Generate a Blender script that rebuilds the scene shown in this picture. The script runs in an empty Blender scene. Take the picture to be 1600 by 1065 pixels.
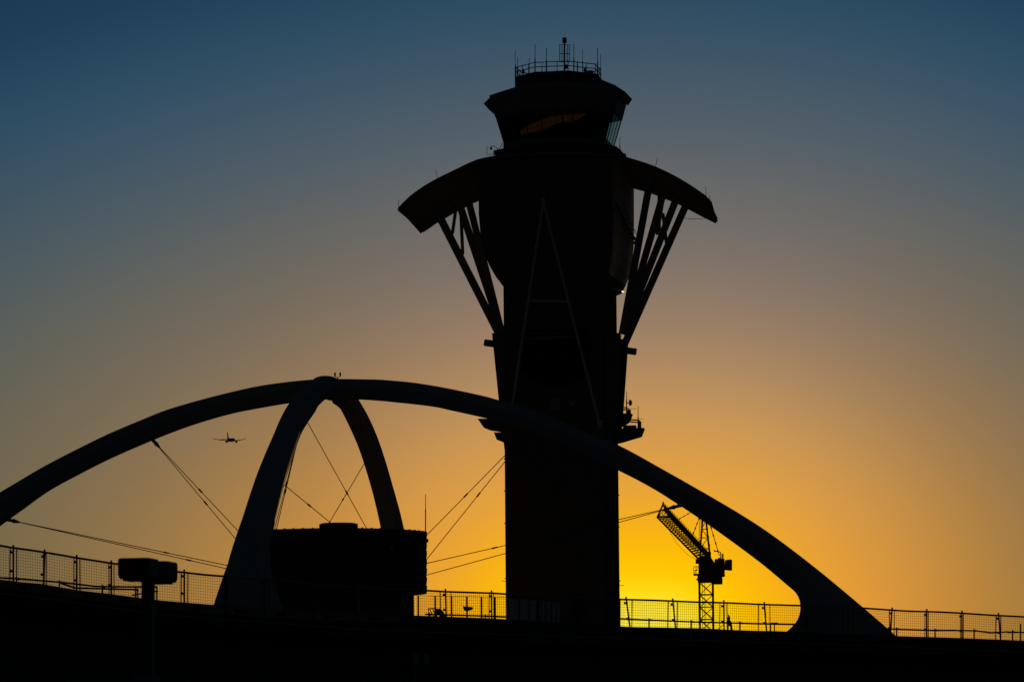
import bpy, math, random
from mathutils import Vector, Matrix

random.seed(7)
R = math.radians
SC = bpy.context.scene
COL = SC.collection

# ------------------------------------------------------------------ camera
FPX, CX, CY = 6200.0, 800.0, 532.5          # focal length in photo pixels, photo centre
EYE = Vector((0.0, 0.0, 3.2))
PITCH = math.atan((1172.0 - CY) / FPX)
ROLL = R(-0.45)
CAMROT = Matrix.Rotation(R(90) + PITCH, 3, 'X') @ Matrix.Rotation(ROLL, 3, 'Z')
cam = bpy.data.cameras.new('camera')
camo = bpy.data.objects.new('camera', cam)
COL.objects.link(camo)
camo.matrix_world = Matrix.Translation(EYE) @ CAMROT.to_4x4()
cam.sensor_width = 36.0
cam.lens = FPX / 1600.0 * 36.0
cam.clip_start = 1.0
cam.clip_end = 60000.0
cam.dof.use_dof = True
cam.dof.focus_distance = 420.0
cam.dof.aperture_fstop = 5.6
SC.camera = camo


def ray(x, y):
    return (CAMROT @ Vector((x - CX, CY - y, -FPX))).normalized()


def at(x, y, Y):
    """world point on the sight line of photo position (x, y) at distance Y"""
    d = ray(x, y)
    return EYE + d * (Y / d.y)


# ------------------------------------------------------------------ sky
SUN = ray(985, 985)
AZ0, EL0 = math.atan2(SUN.x, SUN.y), math.asin(SUN.z)


def s2l(c):
    c /= 255.0
    return c / 12.92 if c <= 0.04045 else ((c + 0.055) / 1.055) ** 2.4


world = bpy.data.worlds.new('World')
SC.world = world
world.use_nodes = True
nt = world.node_tree
nt.nodes.clear()


def W(kind, **kw):
    n = nt.nodes.new(kind)
    for k, v in kw.items():
        setattr(n, k, v)
    return n


def M(op, a, b=None, clamp=False):
    n = W('ShaderNodeMath', operation=op, use_clamp=clamp)
    for i, v in enumerate((a, b)):
        if v is None:
            continue
        if isinstance(v, (int, float)):
            n.inputs[i].default_value = v
        else:
            nt.links.new(v, n.inputs[i])
    return n.outputs[0]


tc = W('ShaderNodeTexCoord')
nrm = W('ShaderNodeVectorMath', operation='NORMALIZE')
nt.links.new(tc.outputs['Generated'], nrm.inputs[0])
sep = W('ShaderNodeSeparateXYZ')
nt.links.new(nrm.outputs[0], sep.inputs[0])
az = M('SUBTRACT', M('ARCTAN2', sep.outputs[0], sep.outputs[1]), AZ0)
el = M('SUBTRACT', M('ARCSINE', sep.outputs[2]), EL0)
side = M('GREATER_THAN', az, 0.0)
apx2 = M('ADD', M('POWER', M('MULTIPLY', az, FPX), 2.0), 8100.0)


def spread(p, k):
    # the glow reaches far along the horizon: sideways distance counts less the larger it is
    return M('MULTIPLY', M('SUBTRACT', M('POWER', apx2, p / 2), 8100.0 ** (p / 2)), k / FPX)


lft, rgt = spread(.70, 5.8), spread(.80, 3.2)
ax = M('ADD', M('MULTIPLY', rgt, side), M('MULTIPLY', lft, M('SUBTRACT', 1.0, side)))
dist = M('SQRT', M('ADD', M('MULTIPLY', ax, ax), M('MULTIPLY', el, el)))
tt = M('SQRT', M('DIVIDE', dist, 1.8), clamp=True)
ramp = W('ShaderNodeValToRGB')
nt.links.new(tt, ramp.inputs[0])
SKY = [(0, (255, 236, 80)), (38, (255, 228, 48)), (58, (255, 220, 22)), (85, (255, 203, 2)), (120, (253, 189, 3)),
       (160, (246, 176, 20)), (190, (238, 169, 40)), (225, (229, 162, 58)), (270, (219, 157, 70)), (338, (198, 149, 87)),
       (410, (173, 137, 97)), (481, (151, 125, 101)), (553, (130, 116, 105)), (626, (113, 108, 104)),
       (698, (100, 102, 103)), (771, (84, 96, 104)), (880, (61, 85, 103)), (990, (40, 75, 98)), (1090, (23, 62, 87)),
       (1300, (15, 47, 71)), (1700, (11, 33, 54)), (2400, (8, 22, 36)), (3500, (6, 15, 25)), (5500, (5, 11, 17)),
       (9000, (4, 9, 14))]
ramp.color_ramp.interpolation = 'B_SPLINE'
els = ramp.color_ramp.elements
while len(els) > 1:
    els.remove(els[-1])
for i, (d, c) in enumerate(SKY):
    p = math.sqrt(d / FPX / 1.8)
    e = els[0] if i == 0 else els.new(min(p, 1.0))
    e.position = min(p, 1.0)
    e.color = (s2l(c[0]), s2l(c[1]), s2l(c[2]), 1)
# less blue in the dusty air low along the horizon, away from the sun
mr = W('ShaderNodeMapRange', interpolation_type='SMOOTHSTEP')
nt.links.new(M('ABSOLUTE', az), mr.inputs[0])
mr.inputs[1].default_value, mr.inputs[2].default_value = 0.024, 0.09
low = M('SUBTRACT', 1.0, M('DIVIDE', M('ABSOLUTE', el), 0.125), clamp=True)
dusty = M('MULTIPLY', mr.outputs[0], low)
bf = M('SUBTRACT', 1.0, M('MULTIPLY', dusty, 0.64))
gf = M('SUBTRACT', 1.0, M('MULTIPLY', dusty, 0.16))
sc_ = W('ShaderNodeSeparateColor')
nt.links.new(ramp.outputs[0], sc_.inputs[0])
cc = W('ShaderNodeCombineColor')
nt.links.new(sc_.outputs[0], cc.inputs[0])
nt.links.new(M('MULTIPLY', sc_.outputs[1], gf), cc.inputs[1])
nt.links.new(M('MULTIPLY', sc_.outputs[2], bf), cc.inputs[2])
bg = W('ShaderNodeBackground')
nt.links.new(cc.outputs[0], bg.inputs[0])
bg.inputs[1].default_value = 1.0
nis = W('ShaderNodeTexSky', sky_type='NISHITA')
nis.sun_disc = False
nis.sun_elevation = max(EL0, R(0.5))
nis.sun_rotation = AZ0
bg2 = W('ShaderNodeBackground')
nt.links.new(nis.outputs[0], bg2.inputs[0])
bg2.inputs[1].default_value = 0.0004
add = W('ShaderNodeAddShader')
nt.links.new(bg.outputs[0], add.inputs[0])
nt.links.new(bg2.outputs[0], add.inputs[1])
out = W('ShaderNodeOutputWorld')
nt.links.new(add.outputs[0], out.inputs[0])

# ------------------------------------------------------------------ sun
sl = bpy.data.lights.new('sun', 'SUN')
sl.energy = 0.5
sl.angle = R(0.55)
sl.color = (1.0, 0.55, 0.16)
so = bpy.data.objects.new('sun', sl)
COL.objects.link(so)
so.rotation_euler = (-SUN).to_track_quat('-Z', 'Y').to_euler()
so.location = (30, 100, 120)

SC.view_settings.view_transform = 'Standard'
SC.view_settings.look = 'None'
SC.view_settings.exposure = 0.0
SC.view_settings.gamma = 1.0


# ------------------------------------------------------------------ materials
MATS = {}


def mat(name, col, rough=0.7, metal=0.0, var=0.25, scale=0.6, bump=0.0, spec=0.3):
    if name in MATS:
        return MATS[name]
    m = bpy.data.materials.new(name)
    m.use_nodes = True
    t = m.node_tree
    b = t.nodes['Principled BSDF']
    b.inputs['Roughness'].default_value = rough
    b.inputs['Metallic'].default_value = metal
    b.inputs['Specular IOR Level'].default_value = spec
    tcn = t.nodes.new('ShaderNodeTexCoord')
    nz = t.nodes.new('ShaderNodeTexNoise')
    nz.inputs['Scale'].default_value = scale
    nz.inputs['Detail'].default_value = 6
    t.links.new(tcn.outputs['Object'], nz.inputs['Vector'])
    mx = t.nodes.new('ShaderNodeMix')
    mx.data_type = 'RGBA'
    t.links.new(nz.outputs['Fac'], mx.inputs['Factor'])
    mx.inputs['A'].default_value = tuple(c * (1 - var) for c in col) + (1,)
    mx.inputs['B'].default_value = tuple(min(1, c * (1 + var)) for c in col) + (1,)
    t.links.new(mx.outputs['Result'], b.inputs['Base Color'])
    if bump:
        bp = t.nodes.new('ShaderNodeBump')
        bp.inputs['Strength'].default_value = bump
        bp.inputs['Distance'].default_value = 0.05
        t.links.new(nz.outputs['Fac'], bp.inputs['Height'])
        t.links.new(bp.outputs[0], b.inputs['Normal'])
    MATS[name] = m
    return m


def glass(name, tint, gloss=0.12, rough=0.02):
    m = bpy.data.materials.new(name)
    m.use_nodes = True
    t = m.node_tree
    t.nodes.clear()
    o = t.nodes.new('ShaderNodeOutputMaterial')
    tr = t.nodes.new('ShaderNodeBsdfTransparent')
    tr.inputs[0].default_value = tint + (1,)
    gl = t.nodes.new('ShaderNodeBsdfGlossy')
    gl.inputs['Roughness'].default_value = rough
    gl.inputs[0].default_value = (.9, .9, .9, 1)
    lw = t.nodes.new('ShaderNodeLayerWeight')
    lw.inputs[0].default_value = .5
    pw = t.nodes.new('ShaderNodeMath')
    pw.operation = 'POWER'
    pw.inputs[1].default_value = 5.0
    t.links.new(lw.outputs['Facing'], pw.inputs[0])
    fr = t.nodes.new('ShaderNodeMath')
    fr.operation = 'MULTIPLY_ADD'
    fr.inputs[1].default_value = .9
    fr.inputs[2].default_value = .045
    t.links.new(pw.outputs[0], fr.inputs[0])
    mx = t.nodes.new('ShaderNodeMixShader')
    t.links.new(fr.outputs[0], mx.inputs[0])
    t.links.new(tr.outputs[0], mx.inputs[1])
    t.links.new(gl.outputs[0], mx.inputs[2])
    t.links.new(mx.outputs[0], o.inputs[0])
    MATS[name] = m
    return m


CONC = mat('tower_concrete', (.18, .175, .17), .85, bump=.3)
PANEL = mat('tower_panel_lit', (.78, .82, .86), .7, var=.08)  # paleness stands for the light falling on this side
WHITE = mat('arch_plaster', (.62, .61, .58), .75, var=.12, scale=.25, bump=.15)
STEEL = mat('grey_painted_steel', (.30, .32, .34), .5, var=.15)
POSTM = mat('fence_post_paint', (.26, .25, .18), .85, spec=.08)
ROOFM = mat('canopy_panel', (.30, .32, .34), .95, var=.15, spec=.04)
LIGHTP = mat('white_tube_paint', (.75, .77, .8), .6, var=.08)
DARK = mat('dark_metal', (.06, .06, .06), .5, .2)
BLACK = mat('black_cable', (.03, .03, .03), .6)
LOUV = mat('bronze_louvre', (.13, .11, .09), .5, .1)
DECK = mat('road_concrete', (.16, .16, .15), .9, bump=.3)
ASPH = mat('asphalt', (.05, .05, .05), .95)
EDGELIT = mat('lit_edge', (.85, .86, .87), .45)  # pale colour stands for sky light caught along the slab edge
YEL = mat('yellow_paint', (.80, .70, .16), .6, var=.2, scale=1.5)
INK = mat('dark_print', (.03, .03, .03), .7)
MESHM = mat('galvanised_wire', (.22, .22, .2), .5, .4)
CRANE = mat('crane_paint', (.30, .12, .05), .6)
PLANE = mat('aircraft_paint', (.45, .45, .46), .4)
LAMP = mat('lamp_bronze', (.06, .055, .05), .5)
POLE = mat('pole_paint', (.12, .13, .15), .5)
REDL = mat('red_glass', (.45, .03, .02), .3)
PALE = mat('pale_plastic', (.65, .65, .62), .5)
LEAF = mat('palm_leaf', (.05, .07, .03), .7)
BARK = mat('palm_bark', (.14, .11, .08), .9)
WALLC = mat('pale_wall_concrete', (.42, .44, .46), .85, bump=.2)
GLASS = glass('clear_green_glass', (.76, .92, .82))
SCREEN = glass('screen_glass', (.93, .93, .9))
LIGHTG = glass('lightened_glass', (.9, .9, .88))  # translucence added to lighten panes, in place of reflected sky
_t = LIGHTG.node_tree
_tl = _t.nodes.new('ShaderNodeBsdfTranslucent')
_tl.inputs[0].default_value = (.9, .95, .92, 1)
_mx = _t.nodes.new('ShaderNodeMixShader')
_mx.inputs[0].default_value = .85
_out = [n for n in _t.nodes if n.type == 'OUTPUT_MATERIAL'][0]
_prev = _out.inputs[0].links[0].from_socket
_t.links.new(_prev, _mx.inputs[1])
_t.links.new(_tl.outputs[0], _mx.inputs[2])
_t.links.new(_mx.outputs[0], _out.inputs[0])
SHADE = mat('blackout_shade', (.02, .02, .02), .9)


# ------------------------------------------------------------------ mesh helpers
class MB:
    def __init__(s):
        s.v, s.f = [], []

    def add(s, vs, fs):
        o = len(s.v)
        s.v += [Vector(v) for v in vs]
        s.f += [tuple(i + o for i in f) for f in fs]
        return s

    def tube(s, a, b, r, n=6, r2=None):
        return s.path([a, b], [r, r if r2 is None else r2], n)

    def path(s, pts, r, n=6):
        pts = [Vector(p) for p in pts]
        if not isinstance(r, (list, tuple)):
            r = [r] * len(pts)
        rings = []
        for i, p in enumerate(pts):
            d = (pts[min(i + 1, len(pts) - 1)] - pts[max(i - 1, 0)]).normalized()
            up = Vector((0, 0, 1)) if abs(d.z) < .9 else Vector((1, 0, 0))
            u = d.cross(up).normalized()
            w = u.cross(d)
            rings.append([p + (u * math.cos(2 * math.pi * k / n) + w * math.sin(2 * math.pi * k / n)) * r[i] for k in range(n)])
        return s.loft(rings)

    def loft(s, rings, caps=True):
        n = len(rings[0])
        vs = [v for rg in rings for v in rg]
        fs = []
        for i in range(len(rings) - 1):
            for k in range(n):
                fs.append((i * n + k, i * n + (k + 1) % n, (i + 1) * n + (k + 1) % n, (i + 1) * n + k))
        if caps:
            fs.append(tuple(range(n - 1, -1, -1)))
            fs.append(tuple((len(rings) - 1) * n + k for k in range(n)))
        return s.add(vs, fs)

    def box(s, c, d, rz=0, rx=0):
        c = Vector(c)
        m = Matrix.Rotation(rz, 3, 'Z') @ Matrix.Rotation(rx, 3, 'X')
        vs = [c + m @ Vector((x * d[0] / 2, y * d[1] / 2, z * d[2] / 2)) for z in (-1, 1) for x, y in ((-1, -1), (1, -1), (1, 1), (-1, 1))]
        return s.add(vs, [(3, 2, 1, 0), (4, 5, 6, 7), (0, 1, 5, 4), (1, 2, 6, 5), (2, 3, 7, 6), (3, 0, 4, 7)])

    def bar(s, a, b, w, h):
        """rectangular bar from a to b, w across, h upright"""
        a, b = Vector(a), Vector(b)
        d = (b - a).normalized()
        up = Vector((0, 0, 1)) if abs(d.z) < .95 else Vector((0, 1, 0))
        u = d.cross(up).normalized() * w / 2
        t = u.cross(d).normalized() * h / 2
        return s.loft([[p - u - t, p + u - t, p + u + t, p - u + t] for p in (a, b)])

    def prism(s, poly_a, poly_b):
        return s.loft([poly_a, poly_b])

    def revolve(s, prof, n=48, c=(0, 0)):
        rings = [[Vector((c[0] + r * math.cos(2 * math.pi * k / n), c[1] + r * math.sin(2 * math.pi * k / n), z)) for k in range(n)] for r, z in prof]
        return s.loft(rings)

    def build(s, name, m, parent=None, smooth=False, **props):
        me = bpy.data.meshes.new(name)
        me.from_pydata([tuple(v) for v in s.v], [], s.f)
        me.validate()
        import bmesh
        bm = bmesh.new()
        bm.from_mesh(me)
        bmesh.ops.recalc_face_normals(bm, faces=bm.faces)
        bm.to_mesh(me)
        bm.free()
        if smooth:
            me.polygons.foreach_set('use_smooth', [True] * len(me.polygons))
            me.set_sharp_from_angle(angle=R(35))
        me.materials.append(m)
        o = bpy.data.objects.new(name, me)
        COL.objects.link(o)
        if parent is not None:
            o.parent = parent
        for k, v in props.items():
            o[k] = v
        return o


def tag(o, label, cat, group=None):
    o['label'], o['category'] = label, cat
    if group:
        o['group'] = group
    return o


class Frame:
    """a place to build in: own origin on the ground and own heading"""

    def __init__(s, name, X, Y, ang, label=None, cat=None, group=None):
        s.O = Vector((X, Y, 0))
        s.A = Matrix.Rotation(ang, 3, 'Z')
        s.e = bpy.data.objects.new(name, None)
        COL.objects.link(s.e)
        s.e.empty_display_size = 2
        s.e.location = s.O
        s.e.rotation_euler = (0, 0, ang)
        if label:
            tag(s.e, label, cat, group)
        s.inv = s.A.inverted()

    def _ray(s, x, y):
        return s.inv @ (EYE - s.O), s.inv @ ray(x, y)

    def y(s, x, y, ly):
        o, d = s._ray(x, y)
        return o + d * ((ly - o.y) / d.y)

    def x(s, x, y, lx):
        o, d = s._ray(x, y)
        return o + d * ((lx - o.x) / d.x)

    def loc(s, w):
        return s.inv @ (Vector(w) - s.O)


def lerp(tab, x):
    if x <= tab[0][0]:
        a, b = tab[0], tab[1]
    elif x >= tab[-1][0]:
        a, b = tab[-2], tab[-1]
    else:
        for a, b in zip(tab, tab[1:]):
            if a[0] <= x <= b[0]:
                break
    t = (x - a[0]) / (b[0] - a[0])
    return a[1] + (b[1] - a[1]) * t


def smoothpts(pts, n):
    """Catmull-Rom through pts, n samples evenly spread by length"""
    P = [Vector(p) for p in pts]
    P = [P[0] * 2 - P[1]] + P + [P[-1] * 2 - P[-2]]
    dense = []
    for i in range(1, len(P) - 2):
        for k in range(24):
            t = k / 24
            a, b, c, d = P[i - 1], P[i], P[i + 1], P[i + 2]
            dense.append(.5 * ((2 * b) + (c - a) * t + (2 * a - 5 * b + 4 * c - d) * t * t + (3 * b - a - 3 * c + d) * t ** 3))
    dense.append(P[-2])
    L = [0]
    for a, b in zip(dense, dense[1:]):
        L.append(L[-1] + (b - a).length)
    res, j = [], 0
    for i in range(n):
        g = L[-1] * i / (n - 1)
        while j < len(L) - 2 and L[j + 1] < g:
            j += 1
        t = (g - L[j]) / max(1e-9, L[j + 1] - L[j])
        res.append(dense[j].lerp(dense[j + 1], min(1, t)))
    return res


# ================================================================== ground
MB().box((0, 14000, -1), (60000, 60000, 2)).build('ground', ASPH, kind='structure')

# ================================================================== elevated road
FTOP = [(-160, 822), (0, 851.7), (21, 855.5), (70, 862.4), (120, 871), (174, 879.5), (288, 893.7), (350, 899.6), (440, 906.7), (488, 912),
        (559, 917), (623, 920), (667, 922), (696, 923.7), (768, 926), (791, 927.2), (970, 935.8), (1051, 938.4), (1131, 941), (1194, 943.8),
        (1252, 945.5), (1350, 949.5), (1394, 952.5), (1448, 954.8), (1503, 957.3), (1560, 961), (1600, 963), (1760, 973)]
FBASE = [(-160, 875), (0, 904.5), (24, 908), (67, 911.5), (118, 921), (175, 927.3), (241, 936.5), (332, 944), (420, 951), (520, 956), (640, 960.5),
         (669, 961.5), (766, 965), (791, 966.5), (980, 978.5), (1093, 980.5), (1160, 984), (1230, 985.5), (1398, 992.7), (1504, 996), (1600, 1000), (1760, 1007)]
RLINE = [(-160, 898), (0, 926.6), (67, 934), (171, 948.6), (241, 958.8), (380, 969.5), (442, 974), (564, 983), (640, 985.5), (700, 988), (797, 991),
         (1000, 997), (1160, 1002), (1352, 1008), (1600, 1018), (1760, 1025)]
RDIST = [(-160, 276), (0, 281), (350, 292), (700, 305), (1100, 322), (1760, 342)]


def fence_at(x, tab):
    return at(x, lerp(tab, x), lerp(RDIST, x))


st = [-160 + i * (1920 / 60) for i in range(61)]
rings, drip, wallr = [], [], []
for x in st:
    D = lerp(RDIST, x)
    a = at(x, lerp(FBASE, x), D)
    b = at(x, lerp(RLINE, x), D)
    zs = b.z - .55
    bk = Vector((a.x * 0.035, 13.5, 0))

    def q(dy, z):
        return Vector((a.x + a.x / D * dy, D + dy, z))
    rings.append([q(0, a.z), q(0, b.z), q(.12, b.z - .05), q(.12, zs), q(2.6, zs - .25), q(11.5, zs - .25), q(13.6, zs), q(13.6, a.z - .1), q(13.2, a.z - .1), q(13.2, a.z - 1.0), q(.45, a.z - 1.0), q(.45, a.z)])
    drip.append([q(-.06, b.z + .035), q(-.06, b.z - .035), q(.05, b.z - .045), q(.05, b.z + .045)])
    wallr.append([q(2.8, -.2), q(2.8, zs - .2), q(11.2, zs - .2), q(11.2, -.2)])
road = MB().loft(rings).build('elevated_road', DECK, kind='structure')
tag(road, 'dark elevated roadway curving across the bottom below the mesh fence', 'road')
MB().loft(drip).build('drip_edge', EDGELIT, road)
MB().loft(wallr).build('supporting_wall', DECK, road)

# ================================================================== safety mesh fence on the parapet
f0 = at(660, 962, 300)
fence = bpy.data.objects.new('safety_fence', None)
COL.objects.link(fence)
fence.location = f0
tag(fence, 'temporary wire mesh fence with posts and yellow toe boards along the elevated road', 'fence')
POSTS = [(-82, 0), (-30, 0), (21, 0), (70, -2), (120, 0), (174, 0), (231, 0), (288, 0), (354, 0), (414, 0), (489, 0), (559, 0), (628, 0), (696, 1.5), (768, 0.3),
         (842, 0), (911, 0), (978, 8), (1051, 5.5), (1131, 0), (1194, 4.5), (1260, 0), (1325, 0), (1394, -4), (1448, -.5), (1503, -.3), (1560, 4),
         (1620, 0), (1682, 0)]
EDGEOFF = [random.uniform(.12, .5) for _ in POSTS]


def fl(p):
    return p - f0


for i, (x, tilt) in enumerate(POSTS):
    top, base = fence_at(x, FTOP), fence_at(x + tilt, FBASE)
    top = top + Vector((0, -.06, .22))
    base = base + Vector((0, -.06, -.75))
    m = MB()
    m.bar(fl(top), fl(base), .13, .09)
    for t in (.16, .56):                      # clamps holding the panel
        c = top.lerp(base, t)
        m.box(fl(c + Vector((-.13, -.02, 0))), (.2, .12, .16))
        m.tube(fl(c + Vector((-.16, -.08, -.1))), fl(c + Vector((-.16, -.08, .12))), .035)
    m.build('post', POSTM, fence)
    if i == len(POSTS) - 1:
        break
    x2 = POSTS[i + 1][0]
    n = 7
    xs = [x + (x2 - x) * k / (n - 1) for k in range(n)]
    tp = [fence_at(v, FTOP) for v in xs]
    bp_ = [fence_at(v, FBASE) + Vector((0, 0, -.12)) for v in xs]
    sag = random.uniform(-.02, .03)
    for k in range(n):
        tp[k] = tp[k] + Vector((0, 0, -sag * math.sin(math.pi * k / (n - 1))))
    MB().path([fl(p) for p in tp], .085, 6).build('top_rail', YEL, fence)

    def pt(u, v):
        u = min(max(u, 0), .9999) * (n - 1)
        k = int(u)
        return fl(tp[k].lerp(tp[k + 1], u - k).lerp(bp_[k].lerp(bp_[k + 1], u - k), v))
    L = (tp[-1] - tp[0]).length
    H = (tp[0] - bp_[0]).length
    cell = .2
    m = MB()
    nc, nr = max(6, round(L / cell)), max(6, round(H / cell))
    for k in range(1, nc):
        m.tube(pt(k / nc, .02), pt(k / nc, 1), .0105, 3)
    for k in range(1, nr + 1):
        m.path([pt(j / 4, k / nr) for j in range(5)], .0105, 3)
    for u in (EDGEOFF[i] * .28, 1 - EDGEOFF[i + 1] * .28):   # end bars of the panel
        m.tube(pt(u, 0), pt(u + random.uniform(-.012, .012), 1), .038, 4)
    m.build('mesh_panel', MESHM, fence)
    if x2 < 660:
        a0, a1 = bp_[0] + Vector((0, -.1, .06)), bp_[-1] + Vector((0, -.1, .06))
        d = (a1 - a0)
        zt = Vector((0, 0, 1))
        q0, q1 = a0 + d * .03, a0 + d * .97
        q = MB().loft([[fl(p), fl(p + Vector((0, .05, 0))), fl(p + Vector((0, .05, 0)) - zt * .55), fl(p - zt * .55)] for p in (q0, q1)]).build('toe_board', YEL, fence)
        pr = MB()
        s0 = a0 + d * .22 + Vector((0, -.015, -.12))
        s1 = a0 + d * .42 + Vector((0, -.015, -.12))
        pr.loft([[fl(p), fl(p + Vector((0, .01, 0))), fl(p + Vector((0, .01, 0)) - zt * .32), fl(p - zt * .32)] for p in (s0, s1)])
        for k in range(4):
            s0 = a0 + d * (.44 + k * .045) + Vector((0, -.015, -.19))
            s1 = s0 + d * .028
            pr.loft([[fl(p), fl(p + Vector((0, .01, 0))), fl(p + Vector((0, .01, 0)) - zt * .15), fl(p - zt * .15)] for p in (s0, s1)])
        pr.build('printed_mark', INK, q)

# ---- guard rails standing on the parapet (separate lengths)
def guard_rail(pts, posts, label, dy=.55, ends=()):
    w = [at(x, y, lerp(RDIST, x) + dy) for x, y in pts]
    e = bpy.data.objects.new('guard_rail', None)
    COL.objects.link(e)
    e.location = w[0]
    tag(e, label, 'guard rail', 'guard rails on the elevated road')
    MB().path([p - w[0] for p in w], .075, 6).build('rail', DARK, e)
    for x in posts:
        D = lerp(RDIST, x) + dy
        t = at(x, lerp(pts, x) - 3.0, D)
        b = at(x, lerp(FBASE, x) + 8, D)
        MB().bar(t - w[0], b - w[0], .12, .09).box(t - w[0] + Vector((.12, 0, -.16)), (.2, .12, .16)).build('post', DARK, e)
    for a, b in ends:
        D = lerp(RDIST, a[0]) + dy
        MB().tube(at(*a, D) - w[0], at(*b, D) - w[0], .06).build('end_bar', DARK, e)
    return e


guard_rail([(-90, 886), (0, 902), (26, 903.5), (94, 909), (150, 915.5), (174, 916), (222, 916.3), (245, 916.3)], [26, 93, 160],
           'dark guard rail behind the fence near the double headed lamp, longer upper one', ends=[((245, 916), (245, 940)), ((247, 923), (237, 924))])
guard_rail([(96, 911), (118, 918), (172, 919.5), (215, 920.5)], [212], 'short lower guard rail just behind the lamp pole', dy=1.6,
           ends=[((215, 920), (215.5, 938)), ((206, 929.5), (222, 926.5))])
guard_rail([(665, 959), (700, 960), (766, 962), (796, 963.2)], [671, 758], 'low dark guard rail between the louvred drum and the tower', dy=.7)
guard_rail([(968, 966), (1014, 968), (1093, 971.3), (1180, 973.5), (1243, 974.7), (1262, 975)], [1014, 1080, 1156], 'dark guard rail crossing in front of the crane mast',
           ends=[((1204, 973), (1216, 973)), ((1210, 972), (1210, 990)), ((1204, 972), (1204, 990))])
guard_rail([(1380, 981.5), (1448, 984), (1504, 984.3), (1526, 985), (1548, 987.8), (1573, 986.5), (1640, 989)], [1401, 1461, 1522, 1582],
           'bent dark guard rail beyond the foot of the arch', ends=[((1594.5, 974), (1594.5, 1004)), ((1574, 987.5), (1588, 987.5))])

# ================================================================== arched building
TH = R(-9.3)
a0 = at(513, 700, 400)
T = Frame('arched_building', a0.x, a0.y, TH, 'crossed white parabolic arches holding a louvred round drum on cables', 'building')


def section(c, n, w, hw, ht):
    """flattened six-sided beam section: widest above the middle"""
    return [c + n * ht + w * hw * .62, c + n * ht * .15 + w * hw, c - n * ht + w * hw * .72,
            c - n * ht - w * hw * .72, c + n * ht * .15 - w * hw, c + n * ht - w * hw * .62]


def side_leg(top, bot, name_w):
    tp = smoothpts([T.y(x, y, 0) for x, y in top], 150)
    bt = smoothpts([T.y(x, y, 0) for x, y in bot], 150)
    rg = []
    for i, (a, b) in enumerate(zip(tp, bt)):
        c = (a + b) / 2
        n = (a - b)
        h = n.length / 2
        n.normalize()
        rg.append(section(c, n, Vector((0, 1, 0)), lerp(name_w, i / 149), h))
    return MB().loft(rg)


right_top = [(512, 592.6), (530, 592.6), (588, 593.4), (600, 594), (650, 598.7), (700, 607), (755, 618.7), (777, 624.5), (825, 638.7), (875, 657.5), (925, 680),
             (971, 697.5), (1030, 729.6), (1090.5, 763.8), (1148, 797.3), (1193, 826), (1237, 858), (1288, 898), (1349, 949), (1397, 990.5), (1460, 1047), (1590, 1175), (1650, 1235)]
right_bot = [(512, 624.5), (556, 623), (588, 624.8), (600, 625.8), (650, 631), (680, 635), (700, 639.5), (752.5, 651), (800, 663), (850, 680), (910, 706),
             (967, 735), (1000, 751.8), (1030, 768.6), (1055, 784.5), (1090.5, 807.8), (1141.6, 843.6), (1193, 882), (1231, 913.8), (1244, 925), (1251, 938), (1252, 953.7), (1247, 969.7),
             (1234, 984), (1200, 1015), (1150, 1110), (1130, 1235)]
left_top = [(512, 592.6), (490, 593.6), (450, 597.5), (400, 605), (332, 621), (266, 640), (219.7, 658.3), (171, 679), (122, 703), (73, 728.4), (24.4, 757), (0, 771.8), (-60, 812), (-130, 866),
            (-200, 925), (-262, 985), (-320, 1050), (-430, 1185)]
left_bot = [(512, 622.5), (457, 627.6), (400, 637), (360, 645), (320, 656), (281, 668.8), (234.4, 687), (171, 714.5), (122, 739), (73, 765.7), (31.7, 795), (0, 817.7), (-60, 862), (-105, 902),
            (-122, 930), (-120, 960), (-100, 1000), (-60, 1100), (-40, 1200)]
MB()
side_leg(right_top, right_bot, [(0, 1.1), (.5, 1.35), (.75, 1.7), (1, 2.4)]).build('arch_leg', WHITE, T.e, smooth=True)
side_leg(left_top, left_bot, [(0, 1.1), (.5, 1.35), (.75, 1.7), (1, 2.4)]).build('arch_leg', WHITE, T.e, smooth=True)


def deep_leg(rows, thick, straight, step):
    """leg that runs towards or away from the viewer: rows of (left, right, y) in the photo;
    from row number `straight` on it only steps `step` metres further out per row (the splayed foot)"""
    cs, ws = [], []
    for i, (l, r, y) in enumerate(rows):
        if i <= straight:
            c = T.x((l + r) / 2, y, 0)
        else:
            c = T.y((l + r) / 2, y, cs[-1].y + step)
        cs.append(c)
        ws.append((T.y(r, y, c.y) - T.y(l, y, c.y)).length / 2)
    wt = sorted((c.z, w) for c, w in zip(cs, ws))
    n = 64
    tab = smoothpts(cs, n)
    rg = []
    for i in range(n):
        a, b = tab[max(0, i - 1)], tab[min(n - 1, i + 1)]
        d = (b - a)
        d.x = 0
        d.normalize()
        nn = Vector((0, -d.z, d.y))
        if nn.z < 0:
            nn = -nn
        rg.append(section(tab[i], nn, Vector((1, 0, 0)), lerp(wt, tab[i].z), lerp(thick, i / (n - 1))))
    return MB().loft(rg)


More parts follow.
